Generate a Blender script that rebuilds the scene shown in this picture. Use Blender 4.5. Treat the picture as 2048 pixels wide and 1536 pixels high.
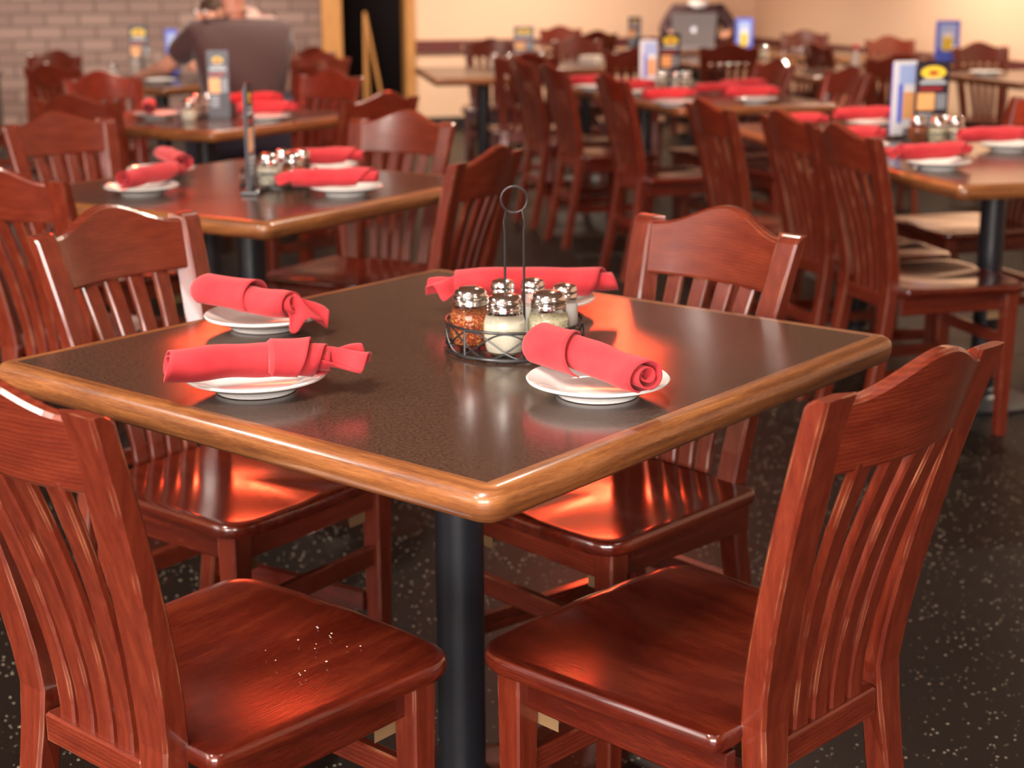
import bpy, bmesh, math, random
from mathutils import Vector, Matrix
from math import sin, cos, pi, radians as R

random.seed(7)
sc = bpy.context.scene
for o in list(bpy.data.objects):
    bpy.data.objects.remove(o)
COL = sc.collection

# ------------------------------------------------------------------ camera
CAM = Vector((-1.6974, -1.5069, 1.2877))
YAW, PIT, ROL = 0.68934, 0.25611, -0.00531
FPX = 3090.35
fw = Vector((cos(PIT)*cos(YAW), cos(PIT)*sin(YAW), -sin(PIT)))
rt = Vector((sin(YAW), -cos(YAW), 0)); up = rt.cross(fw)
r2 = cos(ROL)*rt + sin(ROL)*up; u2 = -sin(ROL)*rt + cos(ROL)*up
cd = bpy.data.cameras.new('camera'); cam = bpy.data.objects.new('camera', cd); COL.objects.link(cam)
cam.matrix_world = Matrix(((r2.x, u2.x, -fw.x, CAM.x), (r2.y, u2.y, -fw.y, CAM.y), (r2.z, u2.z, -fw.z, CAM.z), (0, 0, 0, 1)))
cd.sensor_width = 36; cd.lens = 36*FPX/2048; cd.clip_start = .05; cd.clip_end = 60
cd.dof.use_dof = True; cd.dof.focus_distance = 1.95; cd.dof.aperture_fstop = 4.6
sc.camera = cam

# ------------------------------------------------------------------ world, exposure, window light
sc.view_settings.view_transform = 'Standard'; sc.view_settings.look = 'None'
sc.view_settings.exposure = 0.32; sc.view_settings.gamma = 1.0; sc.view_settings.use_curve_mapping = False
w = bpy.data.worlds.new('world'); sc.world = w; w.use_nodes = True
w.node_tree.nodes['Background'].inputs[0].default_value = (1.0, .90, .82, 1)
w.node_tree.nodes['Background'].inputs[1].default_value = 0.55
RY = R(53.0)                                  # the room's own heading
RX = Vector((sin(RY), -cos(RY), 0)); RF = Vector((cos(RY), sin(RY), 0))
RO = Vector((CAM.x, CAM.y, 0))
def room(x, y, z=0.0):
    return RO + RX*x + RF*y + Vector((0, 0, z))
def window_light(name, x, y, z, sx, sz, face, power, colr):
    l = bpy.data.lights.new(name, 'AREA'); l.shape = 'RECTANGLE'; l.size = sx; l.size_y = sz
    l.energy = power; l.color = colr
    o = bpy.data.objects.new(name, l); COL.objects.link(o)
    o.location = room(x, y, z)
    d = RX*face[0] + RF*face[1] + Vector((0, 0, face[2]))
    o.rotation_euler = d.to_track_quat('-Z', 'Z').to_euler()
    return o
DAY = (1.0, .95, .93)
window_light('window_daylight', -6.0, 1.0, 1.75, 2.2, 1.8, (1, 0, -.12), 60, DAY)
for x in (-5.2, -3.1, -1.0):
    window_light('window_daylight', x, -4.1, 1.75, 1.9, 2.0, (.15, 1, -.08), 230, (1.0, .94, .90))
for x, y, p in ((-2.6, .2, 95), (-.6, .8, 95), (-2.2, 3.0, 70), (1.8, -.6, 12)):
    window_light('ceiling_panel_light', x, y, 2.87, 1.2, .6, (0, .02, -1), p, (1.0, .90, .80))
def added_downlight(x, y, power):  # unseen ceiling spots, added to brighten the far walls and room
    l = bpy.data.lights.new('added_fill_spot', 'SPOT'); l.energy = power; l.color = (1.0, .83, .66)
    l.spot_size = R(130); l.spot_blend = 1; l.shadow_soft_size = .06
    o = bpy.data.objects.new('added_fill_spot', l); COL.objects.link(o); o.location = room(x, y, 2.84)
for x, y in ((-3.6, 12.2), (-1.2, 12.2), (.9, 12.3), (3.4, 12.2), (4.6, 9.4), (4.6, 5.6), (1.2, 8.2), (-2.6, 8.2), (1.6, 4.6)):
    added_downlight(x, y, 400 if y > 9 else 250)

# ------------------------------------------------------------------ materials
def mat(name):
    m = bpy.data.materials.new(name); m.use_nodes = True
    nt = m.node_tree; b = nt.nodes['Principled BSDF']
    return m, nt, b
def simple(name, c, rough=.5, metal=0, coat=0, spec=.5, sheen=0):
    m, nt, b = mat(name)
    b.inputs['Base Color'].default_value = (*c, 1); b.inputs['Roughness'].default_value = rough
    b.inputs['Metallic'].default_value = metal; b.inputs['Coat Weight'].default_value = coat
    b.inputs['Specular IOR Level'].default_value = spec
    if sheen: b.inputs['Sheen Weight'].default_value = sheen
    return m
def ramp(nt, stops):
    r = nt.nodes.new('ShaderNodeValToRGB'); e = r.color_ramp.elements
    e[0].position = stops[0][0]; e[0].color = (*stops[0][1], 1)
    e[1].position = stops[-1][0]; e[1].color = (*stops[-1][1], 1)
    for p, c in stops[1:-1]:
        k = e.new(p); k.color = (*c, 1)
    return r
def wood(name, c0, c1, c2, scale, rough=.3, coat=.5, rings=False, vary=True, worn_lit_edges=False, coord='Object'):
    m, nt, b = mat(name); N = nt.nodes; L = nt.links
    tc = N.new('ShaderNodeTexCoord'); mp = N.new('ShaderNodeMapping')
    L.new(tc.outputs[coord], mp.inputs[0]); mp.inputs['Scale'].default_value = scale
    if vary:
        oi = N.new('ShaderNodeObjectInfo'); mu = N.new('ShaderNodeVectorMath'); mu.operation = 'SCALE'
        cb = N.new('ShaderNodeCombineXYZ')
        for i in range(3): L.new(oi.outputs['Random'], cb.inputs[i])
        L.new(cb.outputs[0], mu.inputs[0]); mu.inputs['Scale'].default_value = 3.0
        ad = N.new('ShaderNodeVectorMath'); L.new(mp.outputs[0], ad.inputs[0]); L.new(mu.outputs[0], ad.inputs[1]); src = ad
    else: src = mp
    n1 = N.new('ShaderNodeTexNoise'); n1.inputs['Scale'].default_value = 3; n1.inputs['Detail'].default_value = 6
    n1.inputs['Distortion'].default_value = .25
    n2 = N.new('ShaderNodeTexNoise'); n2.inputs['Scale'].default_value = 26; n2.inputs['Detail'].default_value = 3
    L.new(src.outputs[0], n1.inputs[0]); L.new(src.outputs[0], n2.inputs[0])
    mx = N.new('ShaderNodeMix'); mx.data_type = 'FLOAT'; mx.inputs[0].default_value = .35
    L.new(n1.outputs[0], mx.inputs[2]); L.new(n2.outputs[0], mx.inputs[3])
    fac = mx.outputs[0]
    if rings:
        wv = N.new('ShaderNodeTexWave'); wv.wave_type = 'RINGS'; wv.inputs['Scale'].default_value = 2.2
        wv.inputs['Distortion'].default_value = 3.5; wv.inputs['Detail'].default_value = 2
        L.new(src.outputs[0], wv.inputs[0])
        m2 = N.new('ShaderNodeMix'); m2.data_type = 'FLOAT'; m2.inputs[0].default_value = .16
        L.new(fac, m2.inputs[2]); L.new(wv.outputs['Fac'], m2.inputs[3]); fac = m2.outputs[0]
    rp = ramp(nt, [(.3, c0), (.5, c1), (.7, c2)]); L.new(fac, rp.inputs[0])
    L.new(rp.outputs[0], b.inputs['Base Color'])
    b.inputs['Roughness'].default_value = rough; b.inputs['Coat Weight'].default_value = coat
    b.inputs['Coat Roughness'].default_value = .12
    if worn_lit_edges:  # pale worn edges; the pale tone also paints in lit-edge highlights
        be = N.new('ShaderNodeBevel'); be.samples = 4; be.inputs['Radius'].default_value = .0035
        ge = N.new('ShaderNodeNewGeometry'); dt = N.new('ShaderNodeVectorMath'); dt.operation = 'DOT_PRODUCT'
        L.new(be.outputs[0], dt.inputs[0]); L.new(ge.outputs['Normal'], dt.inputs[1])
        mr = N.new('ShaderNodeMapRange'); mr.inputs[1].default_value = .97; mr.inputs[2].default_value = .86; L.new(dt.outputs['Value'], mr.inputs[0])
        n4 = N.new('ShaderNodeTexNoise'); n4.inputs['Scale'].default_value = 16; L.new(tc.outputs['Object'], n4.inputs[0])
        m4 = N.new('ShaderNodeMapRange'); m4.inputs[1].default_value = .50; m4.inputs[2].default_value = .72; L.new(n4.outputs[0], m4.inputs[0])
        m5 = N.new('ShaderNodeMath'); m5.operation = 'MULTIPLY'; L.new(mr.outputs[0], m5.inputs[0]); L.new(m4.outputs[0], m5.inputs[1])
        mw = N.new('ShaderNodeMix'); mw.data_type = 'RGBA'; L.new(m5.outputs[0], mw.inputs[0]); L.new(rp.outputs[0], mw.inputs[6])
        mw.inputs[7].default_value = (.62, .30, .15, 1); L.new(mw.outputs[2], b.inputs['Base Color'])
    bp = N.new('ShaderNodeBump'); bp.inputs['Strength'].default_value = .06; bp.inputs['Distance'].default_value = .002
    L.new(n2.outputs[0], bp.inputs['Height']); L.new(bp.outputs[0], b.inputs['Normal'])
    return m
CH = ((.085, .010, .0045), (.128, .0165, .0065), (.178, .028, .011))
M = {}
M['post'] = wood('cherry_wood_upright', *CH, (30, 30, 2.2), worn_lit_edges=True)
M['crest'] = wood('cherry_wood_crest', *CH, (5, 14, 26), rings=True, worn_lit_edges=True)
M['seat'] = wood('cherry_wood_seat', (.042, .004, .002), (.080, .0085, .0035), (.14, .020, .007), (11, 1.4, 20), rough=.2, coat=.8)
M['oak'] = wood('golden_oak_edge', (.07, .022, .010), (.21, .072, .022), (.38, .15, .045), (2.2, 34, 1), rough=.33, coat=.5, coord='UV')
M['ply'] = simple('pale_plywood', (.22, .13, .06), .6)
M['worn'] = simple('bare_worn_wood', (.62, .36, .17), .55)
def laminate():
    m, nt, b = mat('dark_brown_laminate'); N = nt.nodes; L = nt.links
    tc = N.new('ShaderNodeTexCoord'); n = N.new('ShaderNodeTexNoise'); n.inputs['Scale'].default_value = 260
    n.inputs['Detail'].default_value = 2
    L.new(tc.outputs['Object'], n.inputs[0])
    rp = ramp(nt, [(.35, (.030, .015, .010)), (.65, (.080, .042, .028))]); L.new(n.outputs[0], rp.inputs[0])
    L.new(rp.outputs[0], b.inputs['Base Color'])
    b.inputs['Roughness'].default_value = .20; b.inputs['Specular IOR Level'].default_value = 1.0
    return m
M['lam'] = laminate()
M['black'] = simple('black_powder_coat', (.012, .013, .018), .38)
M['wire'] = simple('black_wire', (.012, .011, .012), .3, spec=.7)
M['china'] = simple('white_china', (.83, .82, .79), .12, coat=.6)
M['red'] = simple('red_cotton', (.62, .018, .03), .9, spec=.15, sheen=.35)
M['chrome'] = simple('chrome', (.86, .85, .84), .12, metal=1)
def cloth():
    m, nt, b = mat('red_napkin_cotton'); N = nt.nodes; L = nt.links
    tc = N.new('ShaderNodeTexCoord'); n = N.new('ShaderNodeTexNoise'); n.inputs['Scale'].default_value = 900
    L.new(tc.outputs['Object'], n.inputs[0])
    n3 = N.new('ShaderNodeTexNoise'); n3.inputs['Scale'].default_value = 22; L.new(tc.outputs['Object'], n3.inputs[0])
    rp = ramp(nt, [(.3, (.42, .026, .034)), (.7, (.52, .042, .050))]); L.new(n3.outputs[0], rp.inputs[0])
    L.new(rp.outputs[0], b.inputs['Base Color']); b.inputs['Roughness'].default_value = .95
    b.inputs['Specular IOR Level'].default_value = .12
    b.inputs['Sheen Weight'].default_value = .3; b.inputs['Sheen Tint'].default_value = (1, .5, .5, 1)
    bp = N.new('ShaderNodeBump'); bp.inputs['Strength'].default_value = .25; bp.inputs['Distance'].default_value = .001
    L.new(n.outputs[0], bp.inputs['Height']); L.new(bp.outputs[0], b.inputs['Normal'])
    return m
M['cloth'] = cloth()
def glass():
    m, nt, b = mat('clear_glass')
    b.inputs['Base Color'].default_value = (.97, .98, .97, 1); b.inputs['Roughness'].default_value = .02
    b.inputs['Transmission Weight'].default_value = 1; b.inputs['IOR'].default_value = 1.35
    return m
M['glass'] = glass()
def speck(name, cols, scale=420, rough=.8):
    m, nt, b = mat(name); N = nt.nodes; L = nt.links
    tc = N.new('ShaderNodeTexCoord'); v = N.new('ShaderNodeTexVoronoi'); v.inputs['Scale'].default_value = scale
    L.new(tc.outputs['Object'], v.inputs[0])
    sp = N.new('ShaderNodeSeparateColor'); L.new(v.outputs['Color'], sp.inputs[0])
    n = len(cols); rp = ramp(nt, [(i/(n-1), c) for i, c in enumerate(cols)]); L.new(sp.outputs[0], rp.inputs[0])
    L.new(rp.outputs[0], b.inputs['Base Color']); b.inputs['Roughness'].default_value = rough
    bp = N.new('ShaderNodeBump'); bp.inputs['Strength'].default_value = .5; bp.inputs['Distance'].default_value = .002
    L.new(sp.outputs[0], bp.inputs['Height']); L.new(bp.outputs[0], b.inputs['Normal'])
    return m
M['flakes'] = speck('red_pepper_flakes', [(.22, .015, .006), (.50, .07, .015), (.75, .36, .09), (.14, .012, .006), (.45, .05, .01)])
M['cheese'] = speck('grated_parmesan', [(.88, .82, .62), (.95, .91, .76)], 600)
M['herbs'] = speck('garlic_and_herbs', [(.88, .82, .60), (.55, .52, .26), (.95, .90, .70), (.82, .74, .48)])
M['salt'] = simple('white_salt', (.92, .89, .84), .8)
M['pepper'] = speck('ground_pepper', [(.05, .035, .025), (.25, .2, .15)], 900)
def brick():
    m, nt, b = mat('grey_brown_brick'); N = nt.nodes; L = nt.links
    tc = N.new('ShaderNodeTexCoord'); mp = N.new('ShaderNodeMapping'); L.new(tc.outputs['Object'], mp.inputs[0])
    mp.inputs['Rotation'].default_value = (R(90), 0, 0)
    bt = N.new('ShaderNodeTexBrick'); L.new(mp.outputs[0], bt.inputs[0])
    bt.inputs['Color1'].default_value = (.30, .20, .175, 1); bt.inputs['Color2'].default_value = (.20, .125, .11, 1)
    bt.inputs['Mortar'].default_value = (.12, .08, .07, 1)
    bt.inputs['Scale'].default_value = 1; bt.inputs['Brick Width'].default_value = .27; bt.inputs['Row Height'].default_value = .103
    bt.inputs['Mortar Size'].default_value = .010; bt.inputs['Mortar Smooth'].default_value = .3
    L.new(bt.outputs['Color'], b.inputs['Base Color']); b.inputs['Roughness'].default_value = .7
    bp = N.new('ShaderNodeBump'); bp.inputs['Strength'].default_value = .6; bp.inputs['Distance'].default_value = .01; bp.invert = True
    L.new(bt.outputs['Fac'], bp.inputs['Height']); L.new(bp.outputs[0], b.inputs['Normal'])
    return m
M['brick'] = brick()
def paint(name, c):
    m, nt, b = mat(name); N = nt.nodes; L = nt.links
    tc = N.new('ShaderNodeTexCoord'); n = N.new('ShaderNodeTexNoise'); n.inputs['Scale'].default_value = 90; n.inputs['Detail'].default_value = 4
    L.new(tc.outputs['Object'], n.inputs[0]); bp = N.new('ShaderNodeBump'); bp.inputs['Strength'].default_value = .12
    bp.inputs['Distance'].default_value = .003; L.new(n.outputs[0], bp.inputs['Height']); L.new(bp.outputs[0], b.inputs['Normal'])
    b.inputs['Base Color'].default_value = (*c, 1); b.inputs['Roughness'].default_value = .65
    return m
M['peach'] = paint('peach_wall_paint', (.90, .61, .42))
M['ceil'] = paint('warm_ceiling', (.40, .27, .19))
M['maroon'] = simple('maroon_rail', (.16, .045, .04), .4)
M['darkbase'] = simple('black_vinyl_base', (.02, .018, .02), .5)
M['casing'] = wood('orange_door_casing', (.42, .18, .05), (.58, .28, .09), (.66, .34, .12), (20, 20, 2), rough=.45, coat=.2)
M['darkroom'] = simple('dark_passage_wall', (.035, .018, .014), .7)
def floor_mat():
    m, nt, b = mat('dark_speckled_tile'); N = nt.nodes; L = nt.links
    tc = N.new('ShaderNodeTexCoord')
    v = N.new('ShaderNodeTexVoronoi'); v.inputs['Scale'].default_value = 85; L.new(tc.outputs['Object'], v.inputs[0])
    nz = N.new('ShaderNodeTexNoise'); nz.inputs['Scale'].default_value = 160; nz.inputs['Detail'].default_value = 3
    L.new(tc.outputs['Object'], nz.inputs[0])
    lt = N.new('ShaderNodeMath'); lt.operation = 'LESS_THAN'; lt.inputs[1].default_value = .24
    L.new(v.outputs['Distance'], lt.inputs[0])
    sp = N.new('ShaderNodeSeparateColor'); L.new(v.outputs['Color'], sp.inputs[0])
    gt = N.new('ShaderNodeMath'); gt.operation = 'GREATER_THAN'; gt.inputs[1].default_value = .5; L.new(sp.outputs[0], gt.inputs[0])
    mu = N.new('ShaderNodeMath'); mu.operation = 'MULTIPLY'; L.new(lt.outputs[0], mu.inputs[0]); L.new(gt.outputs[0], mu.inputs[1])
    g2 = N.new('ShaderNodeMath'); g2.operation = 'GREATER_THAN'; g2.inputs[1].default_value = .52; L.new(nz.outputs[0], g2.inputs[0])
    m3 = N.new('ShaderNodeMath'); m3.operation = 'MULTIPLY'; L.new(mu.outputs[0], m3.inputs[0]); L.new(g2.outputs[0], m3.inputs[1])
    rp = ramp(nt, [(.35, (.004, .003, .0025)), (.65, (.010, .007, .005))]); L.new(nz.outputs[0], rp.inputs[0])
    mx = N.new('ShaderNodeMix'); mx.data_type = 'RGBA'; L.new(m3.outputs[0], mx.inputs[0]); L.new(rp.outputs[0], mx.inputs[6])
    mx.inputs[7].default_value = (.42, .36, .28, 1)
    L.new(mx.outputs[2], b.inputs['Base Color']); b.inputs['Roughness'].default_value = .42; b.inputs['Specular IOR Level'].default_value = .18
    return m
M['floor'] = floor_mat()
M['card_black'] = simple('black_card', (.025, .018, .03), .3)
M['card_white'] = simple('white_card', (.86, .86, .90), .35)
M['card_blue'] = simple('blue_print', (.10, .16, .75), .35)
M['card_sky'] = simple('pale_blue_print', (.42, .55, .9), .35)
M['print_yellow'] = simple('yellow_print', (.85, .62, .05), .4)
M['print_orange'] = simple('orange_print', (.85, .42, .16), .4)
M['print_grey'] = simple('grey_print', (.45, .50, .55), .4)
M['print_red'] = simple('red_print', (.45, .03, .03), .4)
M['skin'] = simple('skin', (.62, .30, .20), .5)
M['hair'] = simple('brown_hair', (.06, .03, .018), .6)
M['shirt_dark'] = simple('dark_maroon_brown_cotton', (.055, .022, .022), .85, sheen=.3)
M['shirt_pale'] = simple('pale_pink_white_cotton', (.62, .42, .38), .85)
M['jacket'] = simple('dark_plum_jacket', (.05, .018, .022), .8)
M['trousers'] = simple('dark_blue_denim', (.03, .035, .06), .85)
M['alu'] = simple('brushed_aluminium', (.55, .52, .54), .35, metal=.6)
M['white_plastic'] = simple('glossy_white_plastic', (.85, .83, .85), .2)
M['grey_panel'] = simple('dark_grey_panel', (.06, .055, .05), .6)
M['foam'] = simple('takeaway_foam', (.62, .52, .46), .6)

# ------------------------------------------------------------------ helpers
def mesh_obj(name, verts, faces, m, parent=None, smooth=False, loc=None):
    me = bpy.data.meshes.new(name); me.from_pydata([tuple(v) for v in verts], [], faces); me.validate()
    bm = bmesh.new(); bm.from_mesh(me); bmesh.ops.recalc_face_normals(bm, faces=bm.faces); bm.to_mesh(me); bm.free()
    me.materials.append(m)
    if smooth:
        for p in me.polygons: p.use_smooth = True
        try: me.set_sharp_from_angle(angle=R(38))
        except Exception: pass
    o = bpy.data.objects.new(name, me); COL.objects.link(o)
    if parent: o.parent = parent
    if loc is not None: o.location = loc
    return o
class G:
    """collects pieces of ONE part"""
    def __init__(s): s.v = []; s.f = []
    def add(s, v, f):
        k = len(s.v); s.v += [tuple(p) for p in v]; s.f += [tuple(i+k for i in q) for q in f]; return s
    def box(s, x0, x1, y0, y1, z0, z1, c=0.0):
        if c <= 0:
            v = [(x, y, z) for z in (z0, z1) for y in (y0, y1) for x in (x0, x1)]
            return s.add(v, [(0, 1, 3, 2), (4, 6, 7, 5), (0, 4, 5, 1), (2, 3, 7, 6), (0, 2, 6, 4), (1, 5, 7, 3)])
        def ring(d, z):
            X0, X1, Y0, Y1 = x0+d, x1-d, y0+d, y1-d
            return [(X0+c, Y0, z), (X1-c, Y0, z), (X1, Y0+c, z), (X1, Y1-c, z), (X1-c, Y1, z), (X0+c, Y1, z), (X0, Y1-c, z), (X0, Y0+c, z)]
        return s.loft([ring(c*.8, z0), ring(0, z0+c), ring(0, z1-c), ring(c*.8, z1)])
    def loft(s, rings, cap=True, closed=False):
        n = len(rings[0]); v = [p for r in rings for p in r]; f = []
        for i in range(len(rings) - (0 if closed else 1)):
            j = (i+1) % len(rings)
            for k in range(n):
                l = (k+1) % n
                f.append((i*n+k, i*n+l, j*n+l, j*n+k))
        if cap and not closed:
            f.append(tuple(range(n))[::-1]); f.append(tuple((len(rings)-1)*n+k for k in range(n)))
        return s.add(v, f)
    def lathe(s, prof, n=32, c=(0, 0, 0)):
        rings = [[(c[0]+r*cos(2*pi*k/n), c[1]+r*sin(2*pi*k/n), c[2]+z) for k in range(n)] for r, z in prof]
        return s.loft(rings)
    def tube(s, pts, r, n=8, closed=False):
        P = [Vector(p) for p in pts]; rings = []; N = len(P); prev = None
        for i, p in enumerate(P):
            if closed: t = (P[(i+1) % N]-P[i-1])
            else: t = P[min(i+1, N-1)]-P[max(i-1, 0)]
            t.normalize()
            a = (prev - t*prev.dot(t)) if prev is not None else (Vector((0, 0, 1)) - t*t.z)
            if a.length < 1e-4: a = Vector((1, 0, 0)) - t*t.x
            a.normalize(); prev = a; b = t.cross(a)
            rings.append([tuple(p + a*r*cos(2*pi*k/n) + b*r*sin(2*pi*k/n)) for k in range(n)])
        return s.loft(rings, closed=closed)
    def put(s, name, m, parent=None, smooth=False, loc=None):
        return mesh_obj(name, s.v, s.f, m, parent, smooth, loc)
def rect(cx, cy, z, w, d, c=.004):
    a, b = w/2, d/2
    return [(cx-a+c, cy-b, z), (cx+a-c, cy-b, z), (cx+a, cy-b+c, z), (cx+a, cy+b-c, z), (cx+a-c, cy+b, z), (cx-a+c, cy+b, z), (cx-a, cy+b-c, z), (cx-a, cy-b+c, z)]
def trap(cx, cy, z, wf, wb, d, s, c=.004):
    # outer side fixed at cx+s*(wf+wb)/4, wider towards the back (-y)
    xo = cx + s*.5*(wf+wb)/2; x1 = xo - s*wf; x2 = xo - s*wb; a = cy+d/2; b = cy-d/2
    p = [(xo-s*c, b, z), (xo, b+c, z), (xo, a-c, z), (xo-s*c, a, z), (x1+s*c, a, z), (x1, a-c, z), (x2, b+c, z), (x2+s*c, b, z)]
    return p if s < 0 else p[::-1]
def thing(name, label, cat, loc=(0, 0, 0), rotz=0, group=None):
    o = bpy.data.objects.new(name, None); COL.objects.link(o); o.empty_display_size = .1
    o.location = loc; o.rotation_euler = (0, 0, rotz); tag(o, label, cat, group); return o
def tag(o, label, cat, group=None):
    o['label'] = label; o['category'] = cat
    if group: o['group'] = group
    return o
KIDS = {}
def copy_thing(src, loc, rotz, label, group=None):
    c = src.copy(); COL.objects.link(c); c.location = loc; c.rotation_euler = (0, 0, rotz); c['label'] = label
    if group: c['group'] = group
    def kids(a, b):
        for ch in [o for o in SNAP[a.name]]:
            k = ch.copy(); COL.objects.link(k); k.parent = b; SNAP[k.name] = []
            if SNAP.get(ch.name): kids(ch, k)
            SNAP.setdefault(b.name, []).append(k)
    SNAP[c.name] = []
    kids(src, c)
    return c
SNAP = {}
def snap(root):
    SNAP[root.name] = list(root.children)
    for c in root.children: snap(c)

# ------------------------------------------------------------------ the room
def structure(name, g, m, smooth=False, loc=None):
    o = g.put(name, m, None, smooth); o['kind'] = 'structure'
    o.location = RO; o.rotation_euler = (0, 0, RY-pi/2); return o       # local x = room right, y = room forward
WY, WX, CZ = 13.7, 5.60, 2.9
structure('floor', G().box(-6.2, WX+.15, -4.2, WY+2.2, -.12, 0), M['floor'])
structure('ceiling', G().box(-6.2, WX+.15, -4.2, WY+.15, CZ, CZ+.1), M['ceil'])
structure('wall_back_brick', G().box(-6.2, 1.615, WY, WY+.2, 0, CZ), M['brick'])
structure('wall_back', G().box(2.43, WX, WY, WY+.2, 0, CZ), M['peach'])
structure('wall_left', G().box(-6.35, -6.2, -4.2, WY+.2, 0, CZ), M['peach'])
structure('wall_front', G().box(-6.35, WX+.15, -4.4, -4.25, 0, CZ), M['peach'])
structure('wall_back_header', G().box(1.615, 2.43, WY+.01, WY+.2, 2.15, CZ), M['peach'])
structure('wall_right', G().box(WX, WX+.15, -4.2, WY+.2, 0, CZ), M['peach'])
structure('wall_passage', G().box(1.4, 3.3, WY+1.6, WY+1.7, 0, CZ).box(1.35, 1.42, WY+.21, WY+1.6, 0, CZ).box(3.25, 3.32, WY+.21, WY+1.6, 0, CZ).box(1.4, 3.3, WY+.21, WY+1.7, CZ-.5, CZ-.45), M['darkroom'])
structure('trim_1', G().box(1.615, 1.79, WY-.03, WY+.2, 0, 2.3, .006), M['casing'])
structure('trim_2', G().box(2.345, 2.43, WY-.03, WY+.2, 0, 2.3, .006), M['casing'])
structure('trim_3', G().box(1.79, 2.345, WY-.03, WY+.2, 2.15, 2.3, .006), M['casing'])
structure('trim_4', G().box(2.43, WX-.02, WY-.025, WY-.001, .665, .775, .004), M['maroon'])
structure('trim_5', G().box(WX-.025, WX-.001, -4.2, WY-.03, .65, .76, .004), M['maroon'])
structure('baseboard_back', G().box(2.43, WX-.02, WY-.012, WY-.001, 0, .105, .002), M['darkbase'])
structure('baseboard_right', G().box(WX-.012, WX-.001, -4.2, WY-.03, 0, .105, .002), M['darkbase'])

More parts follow.
